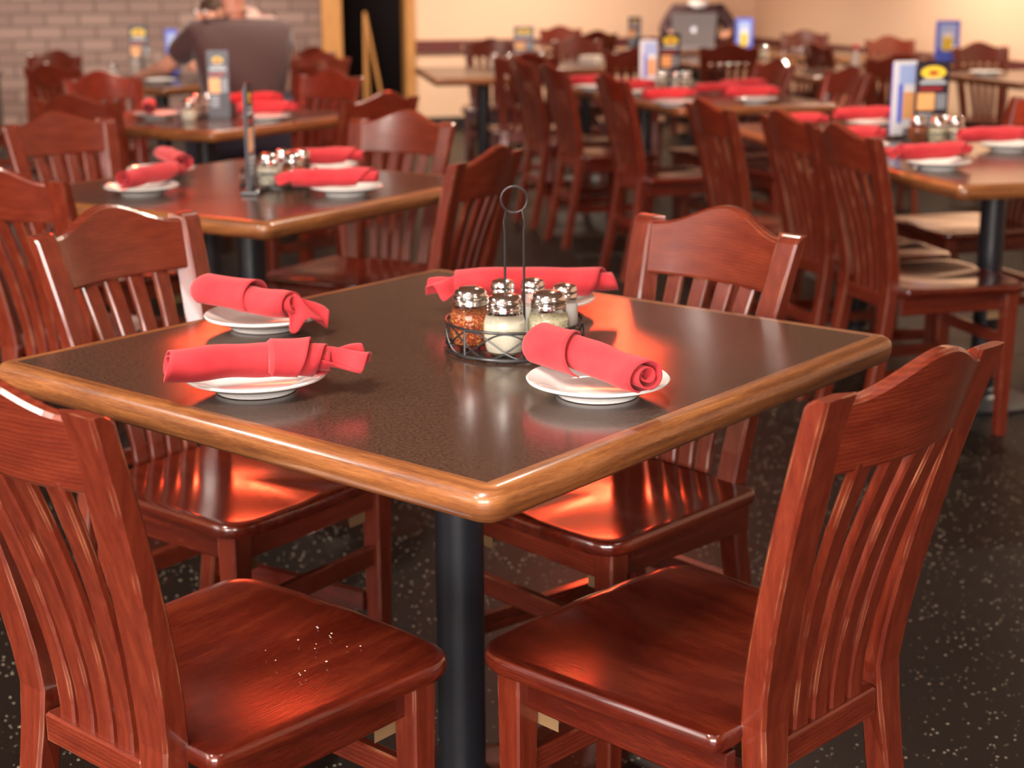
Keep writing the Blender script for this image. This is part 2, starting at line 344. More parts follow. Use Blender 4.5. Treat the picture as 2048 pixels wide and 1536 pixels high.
# ------------------------------------------------------------------ chair
def py_(z):
    return -.075*((.45-z)/.45)**1.4 if z < .45 else -.094*((z-.45)/.418)**1.35
def px_(z):
    return .136 - .012*z/.45 if z < .45 else .124 + .0385*((z-.45)/.418)
def make_chair(label, group):
    t = thing('dining_chair', label, 'chair', (0, 0, 0), 0, group)
    for s in (-1, 1):
        rg = []
        for z in (0, .08, .16, .24, .32, .40, .45, .50, .56, .62, .68, .74, .80, .84, .856):
            d = .036 - .008*max(0, (z-.45)/.42); wd = .038 + .006*min(1, z/.7)
            rg.append(trap(s*px_(z), py_(z), z, wd, wd+.014*min(1, max(0, (z-.3)/.2)), d, s))
        for z, a in ((.862, .003), (.866, .008), (.868, .013)):
            cy = py_(z) - a*.5
            rg.append(trap(s*px_(z), cy, z, .044, .058, .028-a, s))
        G().loft(rg).put('back_post', M['post'], t)
    n = 24; rg = []
    for i in range(n+1):
        x = -.146 + .292*i/n; q = x/.146
        top = .860 + .019*(1+cos(pi*min(1, abs(q)*1.06)))
        bow = -.026*(1-q*q)
        r = []
        for z, dy in ((.770, .009), (.774, .0105), (.83, .0105), (top-.005, .0105), (top, .006)):
            r.append((x*(1 if z > .8 else .985), py_(z)+bow+dy, z))
        for z, dy in ((top, -.006), (top-.005, -.0105), (.83, -.0105), (.774, -.0105), (.770, -.009)):
            r.append((x*(1 if z > .8 else .985), py_(z)+bow+dy, z))
        rg.append(r)
    G().loft(rg).put('crest_rail', M['crest'], t)
    for k in (-1.5, -.5, .5, 1.5):
        rg = []
        for i in range(13):
            z = .418 + (.778-.418)*i/12; q = max(0, (z-.47)/.31)
            x = k*(.0390 + .0170*q); bow = -.024*q*(1-(x/.146)**2) + .006*sin(pi*min(1, q))
            rg.append(rect(x, (py_(z) if z > .45 else 0)+bow-.004, z, .030+.004*q, .013, .003))
        G().loft(rg).put('back_slat', M['post'], t)
    G().box(-.098, .098, -.016, .008, .384, .4235, .003).put('lower_back_rail', M['crest'], t)
    # seat
    def outline(k=1.0, n=72):
        pts = []
        ctrl = [(-.196, .012), (.196, .012), (.222, .392), (-.222, .392)]; rad = [.016, .016, .055, .055]
        for i in range(4):
            a = Vector(ctrl[i-1]); b = Vector(ctrl[i]); c = Vector(ctrl[(i+1) % 4])
            u = (a-b).normalized(); v = (c-b).normalized(); m = 9
            p0 = b+u*rad[i]; p1 = b+v*rad[i]
            for j in range(m):
                tt = j/(m-1); q = p0*(1-tt)**2 + b*2*tt*(1-tt) + p1*tt*tt; pts.append(q)
            nx = p1; nb = c + (b-c).normalized()*rad[(i+1) % 4]
            for j in range(1, 9): pts.append(nx.lerp(nb, j/9))
        out = []
        for p in pts:
            y = p.y
            if y > .2: y += .014*(1-(p.x/.222)**2)
            out.append((p.x, y))
        return out
    O = outline(); cx, cy = 0, .205
    def sc_(k, zf):
        return [(cx+(x-cx)*k, cy+(y-cy)*k, zf(cx+(x-cx)*k, cy+(y-cy)*k)) for x, y in O]
    def dish(x, y):
        e = max(0, 1-((x/.205)**2)**1.0)*max(0, 1-(((y-.20)/.195)**2))
        sad = .0115*e - .004*math.exp(-(x/.03)**2)*max(0, (y-.15)/.25)
        return .4505 - sad
    rings = [sc_(.955, lambda x, y: .4235), sc_(.985, lambda x, y: .4265), sc_(.998, lambda x, y: .433), sc_(1, lambda x, y: .440), sc_(.996, lambda x, y: .446), sc_(.985, lambda x, y: .4495)]
    for k in (.96, .9, .82, .72, .6, .46, .32, .18, .06): rings.append(sc_(k, dish))
    G().loft(rings).put('seat', M['seat'], t, True)
    for s in (-1, 1):
        G().loft([rect(s*.176, .350, z, a, a, .003) for z, a in ((0, .030), (.2, .035), (.4, .040), (.4235, .040))]).put('front_leg', M['post'], t)
        G().box(s*.168-.010, s*.168+.010, .012, .332, .372, .4232, .002).put('side_apron', M['seat'], t)
        g = G(); a0, a1 = (s*.158, .333), (s*.164, -.030)
        g.loft([[(a0[0]-.009, a0[1], .17), (a0[0]+.009, a0[1], .17), (a0[0]+.009, a0[1], .205), (a0[0]-.009, a0[1], .205)],
                [(s*.133-.009, -.024, .17), (s*.133+.009, -.024, .17), (s*.133+.009, -.024, .205), (s*.133-.009, -.024, .205)]])
        g.put('side_stretcher', M['seat'], t)
        G().add([(s*.157, .339, .342), (s*.157, .295, .342), (s*.115, .339, .342), (s*.157, .339, .371), (s*.157, .295, .371), (s*.115, .339, .371)],
                [(0, 1, 2), (3, 5, 4), (0, 3, 4, 1), (1, 4, 5, 2), (2, 5, 3, 0)]).put('corner_block', M['ply'], t)
    G().box(-.156, .156, .340, .360, .372, .4232, .002).put('front_apron', M['crest'], t)
    G().box(-.158, .158, .342, .358, .262, .298, .002).put('front_stretcher', M['crest'], t)
    G().box(-.122, .122, -.037, -.015, .225, .260, .002).put('rear_stretcher', M['crest'], t)
    snap(t); return t
CG = {1: 'cherry slat-back chairs around the nearest table', 2: 'cherry slat-back chairs around the second table on the left',
      3: 'cherry slat-back chairs around the third table on the left', 5: 'cherry slat-back chairs along the right-hand long table',
      6: 'cherry slat-back chairs along the middle long table', 9: 'cherry slat-back chairs in the far part of the dining room'}
CHAIRS = [  # x, y, heading deg, row, label
 (-.123, -.699, 84.7, 1, 'slat-back chair at the front right of the nearest table, seen from behind'),
 (.526, -.054, 172.0, 1, 'slat-back chair at the far right of the nearest table, facing the camera'),
 (-.011, .703, -86.3, 1, 'slat-back chair at the far left of the nearest table, shine on its right post'),
 (-.715, -.062, -1.3, 1, 'slat-back chair at the front left of the nearest table, cut by the picture edge'),
 (.34, 1.575, 10.0, 2, 'chair at the left of the second table, directly behind the shiny-posted nearest-table chair'),
 (1.135, 2.56, -98.0, 2, 'chair at the far left of the second table, whitish shine on its right post'),
 (1.72, 1.80, 192.0, 2, 'chair at the far right of the second table, facing left across it'),
 (1.185, 1.054, 104.0, 2, 'slat-back chair seen edge-on behind the back corner of the nearest table'),
 (2.60, 4.36, -104.0, 3, 'orange-red chair at the far left of the third table, below the brick wall'),
 (1.80, 3.39, 18.0, 3, 'dark chair, back to the camera, at the left of the third table'),
 (3.18, 3.64, 188.0, 3, 'chair on the far right side of the third table, before the orange door post'),
 (2.43, 2.60, 86.7, 3, 'chair on the near side of the third table, tucked in close behind another chair'),
 (2.341, .487, -35.0, 5, 'dark chair back, nearest of the row of three at the right-hand table'),
 (2.663, .856, -34.0, 5, 'dark chair back, middle of the row of three at the right-hand table'),
 (2.923, 1.308, -34.0, 5, 'dark chair back, farthest of the row of three at the right-hand table'),
 (3.66, .60, 145.0, 5, 'slat-back chair behind the right-hand long table, cut by the right picture edge'),
 (3.934, 2.449, -33.0, 6, 'chair back nearest the camera on the left side of the middle long table'),
 (4.454, 3.176, -33.0, 6, 'second chair back along the left side of the middle long table'),
 (4.85, 3.70, -32.0, 6, 'third and farthest chair back along the left side of the middle long table'),
 (5.18, 2.553, 152.0, 6, 'chair facing the camera on the far side of the middle long table, left of two'),
 (4.76, 1.929, 149.0, 6, 'chair facing the camera on the far side of the middle long table, right of two'),
 (3.72, 6.50, -160.0, 9, 'red-topped chair far left against the brick wall'),
 (3.02, 5.30, 12.0, 9, 'dark chair back below the red-topped chair near the brick wall'),
 (4.40, 4.95, 196.0, 9, 'chair beside the seated man in the dark brown shirt, left of the orange door post'),
 (6.60, 5.50, 222.0, 9, 'orange-red chair in front of the maroon wall rail, behind the small far table'),
 (5.24, 4.10, 42.0, 9, 'dark chair back on the near side of the small far table by the wall rail'),
 (6.10, 3.95, 38.0, 9, 'broad dark chair back with lit gaps, left of the middle long table menu stand'),
 (7.20, 5.18, 236.0, 9, 'shiny orange-red chair facing the camera at the table with foam boxes'),
 (8.42, 6.00, 60.0, 9, 'small dark chair back standing highest against the peach wall'),
 (9.15, 6.85, 228.0, 9, 'small brown chair left of the small dark chair back against the peach wall'),
 (6.913, 3.80, 36.0, 9, 'dark chair back in front of the silver laptop'),
 (9.15, 4.48, 216.0, 9, 'red-brown chair against the peach wall near the room corner, right of the laptop'),
 (7.30, 3.284, -34.0, 9, 'chair with a bright pale post standing left of centre between the far right tables'),
 (6.175, 2.295, 42.0, 9, 'wide dark chair back left of the tall white and black menu stand'),
 (8.40, 3.37, 233.0, 9, 'small brown chair against the right peach wall, left of the blue card stand'),
 (7.70, 2.42, 230.0, 9, 'red-brown chair behind the white plate at the upper right'),
]
proto = None
for i, (x, y, a, gidx, lab) in enumerate(CHAIRS):
    if proto is None:
        proto = make_chair(lab, CG[gidx]); proto.location = (x, y, 0); proto.rotation_euler = (0, 0, R(a)-pi/2)
    else:
        copy_thing(proto, (x, y, 0), R(a)-pi/2, lab, CG[gidx])

# ------------------------------------------------------------------ tables
def make_table(label, wx, wy, loc, rot, cols=((0, 0),), group=None):
    t = thing('dining_table', label, 'table', loc, rot, group)
    a, b = wx/2-.031, wy/2-.031
    G().box(-a, a, -b, b, .712, .7497).put('laminate_top', M['lam'], t)
    prof = [(0, .7502), (.010, .7502), (.018, .7492), (.0245, .7462), (.0290, .7415), (.0308, .7350), (.0300, .7255), (.0275, .7170), (.0230, .7115), (.015, .708), (0, .708)]
    path = []
    for (cx, cy, a0) in ((a, b, 0), (-a, b, 90), (-a, -b, 180), (a, -b, 270)):
        for k in range(7):
            an = R(a0 + 15*k); path.append((cx, cy, cos(an), sin(an)))
    rings = [[(cx+dx*o, cy+dy*o, z) for o, z in prof] for cx, cy, dx, dy in path]
    eo = G().loft(rings, closed=True).put('wood_edge', M['oak'], t, True)
    npf = len(prof); dist = [0.0]; NP = len(path)
    for i in range(1, NP+1):
        p0 = rings[i-1][7]; p1 = rings[i % NP][7]; dist.append(dist[-1] + math.hypot(p1[0]-p0[0], p1[1]-p0[1]))
    vv = [0.0]
    for i in range(1, npf): vv.append(vv[-1] + math.hypot(prof[i][0]-prof[i-1][0], prof[i][1]-prof[i-1][1]))
    uvl = eo.data.uv_layers.new(name='UVMap')
    for pf in eo.data.polygons:
        ids = [eo.data.loops[l].vertex_index // npf for l in pf.loop_indices]; wrap = max(ids) - min(ids) > 1
        for l in pf.loop_indices:
            vi = eo.data.loops[l].vertex_index; ri = vi // npf
            uvl.data[l].uv = (dist[NP if wrap and ri == 0 else ri], vv[vi % npf])
    for (cx, cy) in cols:
        g = G(); g.lathe([(.038, .03), (.038, .70)], 32, (cx, cy, 0))
        g.put('column', M['black'], t, True)
        g = G(); g.box(cx-.20, cx+.20, cy-.028, cy+.028, .697, .7075, .003); g.box(cx-.028, cx+.028, cy-.20, cy+.20, .6965, .7073, .003)
        g.put('top_bracket', M['black'], t)
        G().lathe([(.161, 0), (.165, .006), (.161, .012), (.13, .018), (.09, .024), (.055, .028), (.048, .034), (.046, .046), (.039, .05)], 48, (cx, cy, 0)).put('round_base', M['black'], t, True)
    return t
TG = 'dark-topped oak-edged dining tables'
make_table('nearest square table, dark brown top with golden oak edge, fills the picture centre', .986, .966, (0, 0, 0), 0, group=TG)
make_table('second square dark-topped table on the left, just behind the nearest one', .974, .974, (1.077, 1.701, 0), R(7.2), group=TG)
make_table('third dark-topped table on the left, in front of the man in the brown shirt', .974, .974, (2.447, 3.536, 0), R(8), group=TG)
make_table('table by the brick wall at which the man and the leaning diner sit', .974, .974, (3.85, 5.60, 0), R(8), group=TG)
make_table('long right-hand table with the tall white and black menu stand', 1.90, .78, (3.12, .69, 0), R(52), ((-.45, 0), (.45, 0)), TG)
make_table('long middle table crowded with red napkins and a blue and black menu stand', 1.87, .78, (4.78, 2.76, 0), R(56), ((-.45, 0), (.45, 0)), TG)
make_table('small far table whose empty corner juts out before the maroon wall rail', 1.2, .72, (5.50, 4.64, 0), R(48), group=TG)
make_table('far table with foam boxes in front of a shiny orange-red chair', .92, .74, (6.55, 4.65, 0), R(50), group=TG)
make_table('far table right behind the dark chair back in front of the laptop', .92, .74, (7.57, 4.26, 0), R(53), group=TG)
make_table('farthest table against the peach back wall, left of the laptop', .92, .76, (8.39, 6.74, 0), R(53), group=TG)
make_table('far table carrying the silver laptop', .76, 1.2, (8.96, 5.36, 0), R(53), group=TG)
make_table('far table near the room corner, in front of the red-brown chair', .92, .74, (8.62, 4.02, 0), R(53), group=TG)
make_table('far right table by the wall holding the blue card stand', .92, .72, (8.02, 3.02, 0), R(53), group=TG)
make_table('far right table with the lone white plate', .98, .80, (7.02, 1.84, 0), R(53), group=TG)
make_table('small far table behind the wide dark chair back, with a red-capped bottle', .80, .66, (6.70, 2.93, 0), R(53), group=TG)

# ------------------------------------------------------------------ plates
def make_plate(label, group):
    pr = [(.001, .004), (.048, .004), (.050, 0), (.054, 0), (.056, .004), (.068, .0095), (.084, .0155), (.0955, .0205), (.0962, .0228), (.0945, .0242), (.088, .0222), (.070, .0165), (.060, .0115), (.052, .0095), (.001, .009)]
    o = G().lathe(pr, 64).put('side_plate', M['china'], None, True); tag(o, label, 'plate', group); SNAP[o.name] = []
    return o
PLATES = [
 (-.352, .052, 1, 'white plate at the front left of the nearest table, under the tailed napkin'),
 (-.080, .338, 1, 'white plate at the far left of the nearest table, its right rim bare'),
 (-.083, -.325, 1, 'white plate right of the wire caddy on the nearest table, nearest the camera corner'),
 (.290, .075, 1, 'white plate mostly hidden behind the glass shakers on the nearest table'),
 (.800, 1.800, 2, 'white plate at the left corner of the second table, left of its caddy'),
 (1.08, 2.075, 2, 'white plate partly hidden behind two crossed napkins on the second table'),
 (1.125, 1.375, 2, 'white plate nearest the front right edge of the second table'),
 (1.420, 1.760, 2, 'white plate at the back right of the second table, behind the front right napkin'),
 (2.46, 3.17, 3, 'white plate at the right front of the third table, next to the upright black handle'),
 (2.78, 3.60, 3, 'white plate at the back right of the third table, a thin white line between napkins'),
 (2.28, 3.63, 3, 'white plate at the left corner of the third table'),
 (2.565, .40, 5, 'white plate nearest the camera on the right-hand long table'),
 (2.86, .80, 5, 'white plate left of the right-hand table caddy, mostly behind a chair back'),
 (3.16, .43, 5, 'white plate cut by the right picture edge on the right-hand long table'),
 (3.62, 1.14, 5, 'white plate left of the foot of the tall menu stand'),
 (4.02, 2.29, 6, 'white plate at the near corner of the middle long table'),
 (4.37, 2.08, 6, 'white plate at the near right edge of the middle long table'),
 (4.42, 2.78, 6, 'white plate on the left edge of the middle long table, right of a chair top'),
 (4.60, 3.16, 6, 'white plate farthest left on the middle long table'),
 (6.86, 2.07, 9, 'lone white plate without a napkin at the upper right'),
 (3.68, 5.40, 9, 'pale plate on the table in front of the man in the brown shirt'),
]
PG = {1: 'white side plates on the nearest table', 2: 'white side plates on the second table', 3: 'white side plates on the third table',
      5: 'white side plates on the right-hand long table', 6: 'white side plates on the middle long table', 9: 'white plates in the far part of the room'}
pl0 = None
for x, y, g_, lab in PLATES:
    z = .7506
    if pl0 is None: pl0 = make_plate(lab, PG[g_]); pl0.location = (x, y, z)
    else: copy_thing(pl0, (x, y, z), random.uniform(0, 6), lab, PG[g_])

# ------------------------------------------------------------------ napkins
def make_napkin(label, group, L=.25, rad=.027, seed=1, tail=0, flap=.35, name='rolled_napkin', band=None, hang=.012):
    """cloth rolled round cutlery: a spiral sheet along x, its outer wrap ending on a slant"""
    t = thing(name, label, 'napkin', (0, 0, 0), 0, group)
    rng = random.Random(seed); turns = 2.6; NA, NL = 84, 26
    ph = rng.uniform(0, 6)
    v = []; th0 = R(-60)
    for i in range(NA+1):
        q = i/NA; an = th0 - turns*2*pi*(1-q)
        r = rad*(.16 + .84*q)
        x0 = -L/2 + .010*(1-q) + .004*sin(an*1.3+ph); x1 = L/2 - .012*(1-q) + .005*sin(an+ph)
        if q > .62:
            s = (q-.62)/.38; x1 -= L*flap*s**1.3
        for j in range(NL+1):
            u = j/NL; x = x0 + (x1-x0)*u
            e = abs(2*(x/L))
            rr = r*(1.0 - .05*max(0, e-.7)/.3 + .035*sin(9*x/L*2+ph+2*an*.2) + .02*sin(an*3+x*60))
            yy = rr*cos(an)*1.12; zz = rr*sin(an)*.88
            yy += .006*sin(x/L*3+ph); zz += .002*sin(x/L*5+ph)
            v.append((x, yy, zz))
    f = []
    for i in range(NA):
        for j in range(NL):
            a = i*(NL+1)+j; f.append((a, a+1, a+NL+2, a+NL+1))
    o = mesh_obj('cloth_roll', v, f, M['cloth'], t, True)
    m = o.modifiers.new('thick', 'SOLIDIFY'); m.thickness = .0020; m.offset = 0
    if tail:
        v = []; NU, NV = 18, 18; sg = 1 if tail > 0 else -1; TL = abs(tail)
        for i in range(NU+1):
            u = i/NU
            wd = .018 + .022*u**1.3
            for j in range(NV+1):
                s = 2*j/NV-1
                x = sg*(L/2-.026 + (TL+.022)*u - .018*abs(s)**1.5*u + .010*s*u)
                y = wd*s*.85 + .004*sin(u*7+s*2)
                z = .004 - hang*u**1.6 + (.012-.002*u)*cos(s*pi*1.5+u*1.2) + .004*sin(s*9)*u
                v.append((x, y, z))
        f = [(i*(NV+1)+j, i*(NV+1)+j+1, (i+1)*(NV+1)+j+1, (i+1)*(NV+1)+j) for i in range(NU) for j in range(NV)]
        o = mesh_obj('loose_corner', v, f, M['cloth'], t, True)
        m = o.modifiers.new('thick', 'SOLIDIFY'); m.thickness = .0018; m.offset = 0
    if band:
        x0, x1, slant = band; v = []; NU, NV = 14, 30
        for i in range(NU+1):
            u = i/NU
            for j in range(NV+1):
                s = j/NV; an = R(-70) + R(290)*s
                e0 = x0 - .002; e1 = x1 + slant*(s-.5)
                x = e0 + (e1-e0)*u; r = rad*(1.075 + .03*sin(5*u+4*s) + .05*max(0, u-.8)/.2*s)
                k = 1 - .35*max(0, .12-u)/.12
                v.append((x, r*k*cos(an)*1.12, r*k*sin(an)*.9 + .0008))
        f = [(i*(NV+1)+j, i*(NV+1)+j+1, (i+1)*(NV+1)+j+1, (i+1)*(NV+1)+j) for i in range(NU) for j in range(NV)]
        o = mesh_obj('outer_fold', v, f, M['cloth'], t, True)
        m = o.modifiers.new('thick', 'SOLIDIFY'); m.thickness = .0020; m.offset = 0
    snap(t); return t
NG = {1: 'red napkin rolls on the nearest table', 2: 'red napkin rolls on the second table', 3: 'red napkin rolls on the third table',
      5: 'red napkin rolls on the right-hand long table', 6: 'red napkin rolls on the middle long table'}
ZN = .7506 + .0242 + .0275
nA = make_napkin('red cloth roll with a loose crumpled tail, front left on the nearest table', NG[1], .225, .0275, 3, tail=.055, flap=.16, band=(.02, .080, -.05), hang=.004)
nA.location = (-.392, .012, ZN+.002); nA.rotation_euler = (0, R(3), R(-31))
nB = make_napkin('red cloth roll at the far left of the nearest table, corner hanging off the plate', NG[1], .20, .0265, 5, tail=.040, flap=.12, band=(-.102, .012, .004), hang=.030)
nB.location = (-.108, .340, ZN+.002); nB.rotation_euler = (0, R(1), R(-80))
nC = make_napkin('red cloth roll nearest the caddy, spiral end towards the camera corner', NG[1], .222, .0265, 9, flap=.10, band=(-.110, -.035, .06))
nC.location = (-.092, -.322, ZN-.001); nC.rotation_euler = (R(20), R(1.5), R(-97))
nD = make_napkin('red cloth roll behind the glass shakers on the nearest table', NG[1], .275, .029, 12, tail=-.05, flap=.25)
nD.location = (.275, .065, ZN+.002); nD.rotation_euler = (0, 0, R(-41.5))
NAPS = [  # x,y,heading,row,label,source
 (.83, 1.785, 12, 2, 'red napkin roll on the left corner plate of the second table', 0),
 (1.11, 2.06, 64, 2, 'red napkin roll crossing behind another one on the second table', 0),
 (1.075, 1.355, -59, 2, 'red napkin roll on the front right plate of the second table', 1),
 (1.385, 1.730, -38, 2, 'red napkin roll behind the front right one on the second table', 0),
 (2.49, 3.19, -52, 3, 'red napkin roll on the right front plate of the third table', 0),
 (2.80, 3.62, -48, 3, 'red napkin roll at the back right of the third table', 0),
 (2.27, 3.66, 50, 3, 'red napkin roll at the left corner of the third table', 0),
 (2.57, .41, -44, 5, 'red napkin roll on the plate nearest the camera on the right-hand long table', 1),
 (2.88, .84, -40, 5, 'red napkin roll left of the caddy on the right-hand long table', 0),
 (3.13, .46, -50, 5, 'red napkin roll cut by the right picture edge', 0),
 (3.62, 1.16, -48, 5, 'red napkin roll left of the foot of the tall menu stand', 0),
 (3.46, 1.36, -50, 5, 'long flat red napkin at the far end of the right-hand long table', 0),
 (4.06, 2.33, -42, 6, 'red napkin roll on the near corner plate of the middle long table', 0),
 (4.38, 2.10, -48, 6, 'red napkin roll on the near right plate of the middle long table', 0),
 (4.43, 2.80, -48, 6, 'red napkin roll on the left edge plate of the middle long table', 0),
 (4.62, 3.18, -45, 6, 'red napkin roll farthest left on the middle long table', 0),
 (4.78, 2.52, -45, 6, 'large red napkin standing behind the others at the centre of the middle long table', 0),
 (5.10, 2.58, -45, 6, 'red napkin at the far side of the middle long table', 0),
]
n2 = None; n3 = None
for x, y, a, g_, lab, k in NAPS:
    onplate = any(abs(p[0]-x) + abs(p[1]-y) < .16 for p in PLATES)
    z = ZN if onplate else .7506+.029
    if k == 0:
        if n2 is None: n2 = make_napkin(lab, NG[g_], .245, .029, 21, flap=.30); n2.location = (x, y, z); n2.rotation_euler = (0, 0, R(a)); continue
        copy_thing(n2, (x, y, z), R(a), lab, NG[g_])
    else:
        if n3 is None: n3 = make_napkin(lab, NG[g_], .225, .029, 31, tail=-.06, flap=.30); n3.location = (x, y, z); n3.rotation_euler = (0, 0, R(a)); continue
        copy_thing(n3, (x, y, z), R(a), lab, NG[g_])

# ------------------------------------------------------------------ shakers and caddies
def make_jar(label, group, fill, fh=.055, big=True, name='cheese_shaker'):
    t = thing(name, label, 'shaker', (0, 0, 0), 0, group)
    if big:
        out = [(.001, 0), (.022, 0), (.0255, .002), (.0275, .007), (.0300, .020), (.0312, .034), (.0305, .046), (.0280, .055), (.0245, .062), (.0238, .066)]
        inn = [(.001, .0035), (.021, .0035), (.0245, .008), (.0268, .020), (.0279, .034), (.0273, .046), (.0248, .0545)]
        G().lathe(out, 40).put('glass_body', M['glass'], t, True)
        ii = [(r, z) for r, z in inn if z <= fh] + [(.001, min(fh, .055)+.0015)]
        G().lathe(ii, 32).put('contents', fill, t, True)
        g = G(); g.lathe([(.0250, .0625), (.0262, .063), (.0262, .0655), (.0252, .0665), (.0262, .0675), (.0262, .0700), (.0252, .0712), (.0260, .0724), (.0262, .0748), (.0250, .0762), (.0244, .0790), (.0225, .0832), (.0170, .0868), (.009, .0885), (.001, .0888)], 40)
        lid = g.put('chrome_lid', M['chrome'], t, True)
        g = G()
        for rr, nn in ((0, 1), (.006, 6), (.012, 10)):
            for k in range(nn):
                a = 2*pi*k/nn; zz = .0888 - (rr/.012)**2*.0011
                g.lathe([(.0011, zz-.0002), (.0011, zz+.0002)], 8, (rr*cos(a), rr*sin(a), 0))
        g.put('shaker_hole', M['darkbase'], lid)
    else:
        out = [(.001, 0), (.0175, 0), (.0195, .003), (.0200, .03), (.0192, .055), (.0180, .064), (.0165, .070)]
        G().lathe(out, 32).put('glass_body', M['glass'], t, True)
        G().lathe([(.001, .003), (.0165, .003), (.0172, .03), (.0165, fh), (.001, fh+.001)], 28).put('contents', fill, t, True)
        G().lathe([(.0180, .0660), (.0188, .0670), (.0188, .0720), (.0180, .0735), (.0188, .0750), (.0186, .0790), (.0165, .0840), (.0100, .0870), (.001, .0878)], 32).put('chrome_lid', M['chrome'], t, True)
    snap(t); return t
def make_caddy(label, group, R0=.104, menu=False):
    t = thing('wire_caddy', label, 'caddy', (0, 0, 0), 0, group)
    N = 72; ring = lambda r, z: [(r*cos(2*pi*k/N), r*sin(2*pi*k/N), z) for k in range(N)]
    G().tube(ring(R0, .044), .0022, 8, True).put('rim_wire', M['wire'], t, True)
    G().tube(ring(R0, .0035), .0030, 8, True).put('base_ring', M['wire'], t, True)
    g = G()
    for k in range(-3, 4):
        x = k*.027; h = math.sqrt(max(0, R0*R0-x*x)); g.tube([(x, -h, .0040), (x, 0, .0040), (x, h, .0040)], .0016, 6)
    g.tube([(-R0, 0, .0045), (R0, 0, .0045)], .0016, 6)
    g.put('base_grid', M['wire'], t, True)
    for ph in (0, 2.1, 4.2):
        pts = []
        for k in range(N*2):
            a = 2*pi*k/(N*2); pts.append(((R0-.0005)*cos(a), (R0-.0005)*sin(a), .0238 + .0185*sin(4*a+ph) ))
        G().tube(pts, .0014, 6, True).put('woven_wire', M['wire'], t, True)
    for s in (0, 1, 2, 3):
        a = pi/4+s*pi/2; G().tube([(R0*cos(a), R0*sin(a), .0035), (R0*cos(a), R0*sin(a), .044)], .0018, 6).put('upright_wire', M['wire'], t, True)
    hz = .243; rr = .0195
    pts = [(-.0145, 0, .0045)]
    for k in range(1, 12): pts.append((-.0145 + .0005*k/11, 0, .0045+.170*k/11))
    pts.append((-.0155, 0, .190)); 
    for k in range(25):
        a = R(232) - R(284)*k/24; pts.append((rr*cos(a), 0, hz-.0195+rr*sin(a)))
    pts.append((.0155, 0, .190))
    for k in range(11, -1, -1): pts.append((.0145 - .0005*k/11, 0, .0045+.170*k/11))
    g = G().tube(pts, .0019, 8)
    c = [(rr*cos(2*pi*k/36), .0022, hz-.0195+rr*sin(2*pi*k/36)) for k in range(36)]
    g.tube(c, .0017, 8, True)
    g.put('loop_handle', M['wire'], t, True)
    snap(t); return t
vr = Vector((.6350, -.7725, 0)).normalized(); vf = Vector((cos(YAW), sin(YAW), 0))
def rel(c, lat, away):      # a point beside c: metres to the right and away from the aisle side
    p = Vector((c[0], c[1], 0)) + vr*lat + vf*away; return p
c1 = (.058, -.066)
cad = make_caddy('black wire caddy with tall loop handle on the nearest table', 'black wire condiment caddies')
cad.location = (c1[0], c1[1], .7506); cad.rotation_euler = (0, 0, YAW-pi/2)
ZJ = .7506+.0065
JG = 'glass shakers in the caddy on the nearest table'
for lat, aw, lab, fl, fh, big in (
 (-.066, -.008, 'large glass shaker of red pepper flakes, left in the nearest caddy', 'flakes', .050, True),
 (-.015, -.060, 'large glass shaker full of white grated cheese, front of the nearest caddy', 'cheese', .050, True),
 (.050, -.040, 'large glass shaker of pale garlic and herbs, right front of the nearest caddy', 'herbs', .051, True),
 (-.018, .056, 'small chrome-topped shaker behind the cheese, left of the loop handle', 'pepper', .045, False),
 (.028, .062, 'small chrome-topped shaker just right of the loop handle, behind the herbs', 'salt', .045, False),
 (.076, .018, 'small salt shaker at the right end of the nearest caddy', 'salt', .058, False)):
    j = make_jar(lab, JG, M[fl], fh, big, 'cheese_shaker' if big else 'salt_shaker')
    p = rel(c1, lat, aw); j.location = (p.x, p.y, ZJ)
jar_src = {}
def far_jar(x, y, lab, grp, fl, big=True, base=.7506):
    k = (fl, big)
    if k not in jar_src:
        jar_src[k] = make_jar(lab, grp, M[fl], .048, big, 'cheese_shaker' if big else 'salt_shaker'); jar_src[k].location = (x, y, base); return
    copy_thing(jar_src[k], (x, y, base), 0, lab, grp)
def far_caddy(x, y, rot, lab):
    keep = SNAP[cad.name]; SNAP[cad.name] = [k for k in keep if not k.name.startswith('loop_handle')]
    copy_thing(cad, (x, y, .7506), rot, lab, 'black wire condiment caddies'); SNAP[cad.name] = keep
def cluster(c, labs, grp):
    for lat, aw, lab, fl, big in labs:
        p = rel(c, lat, aw); far_jar(p.x, p.y, lab, grp, fl, big, ZJ)

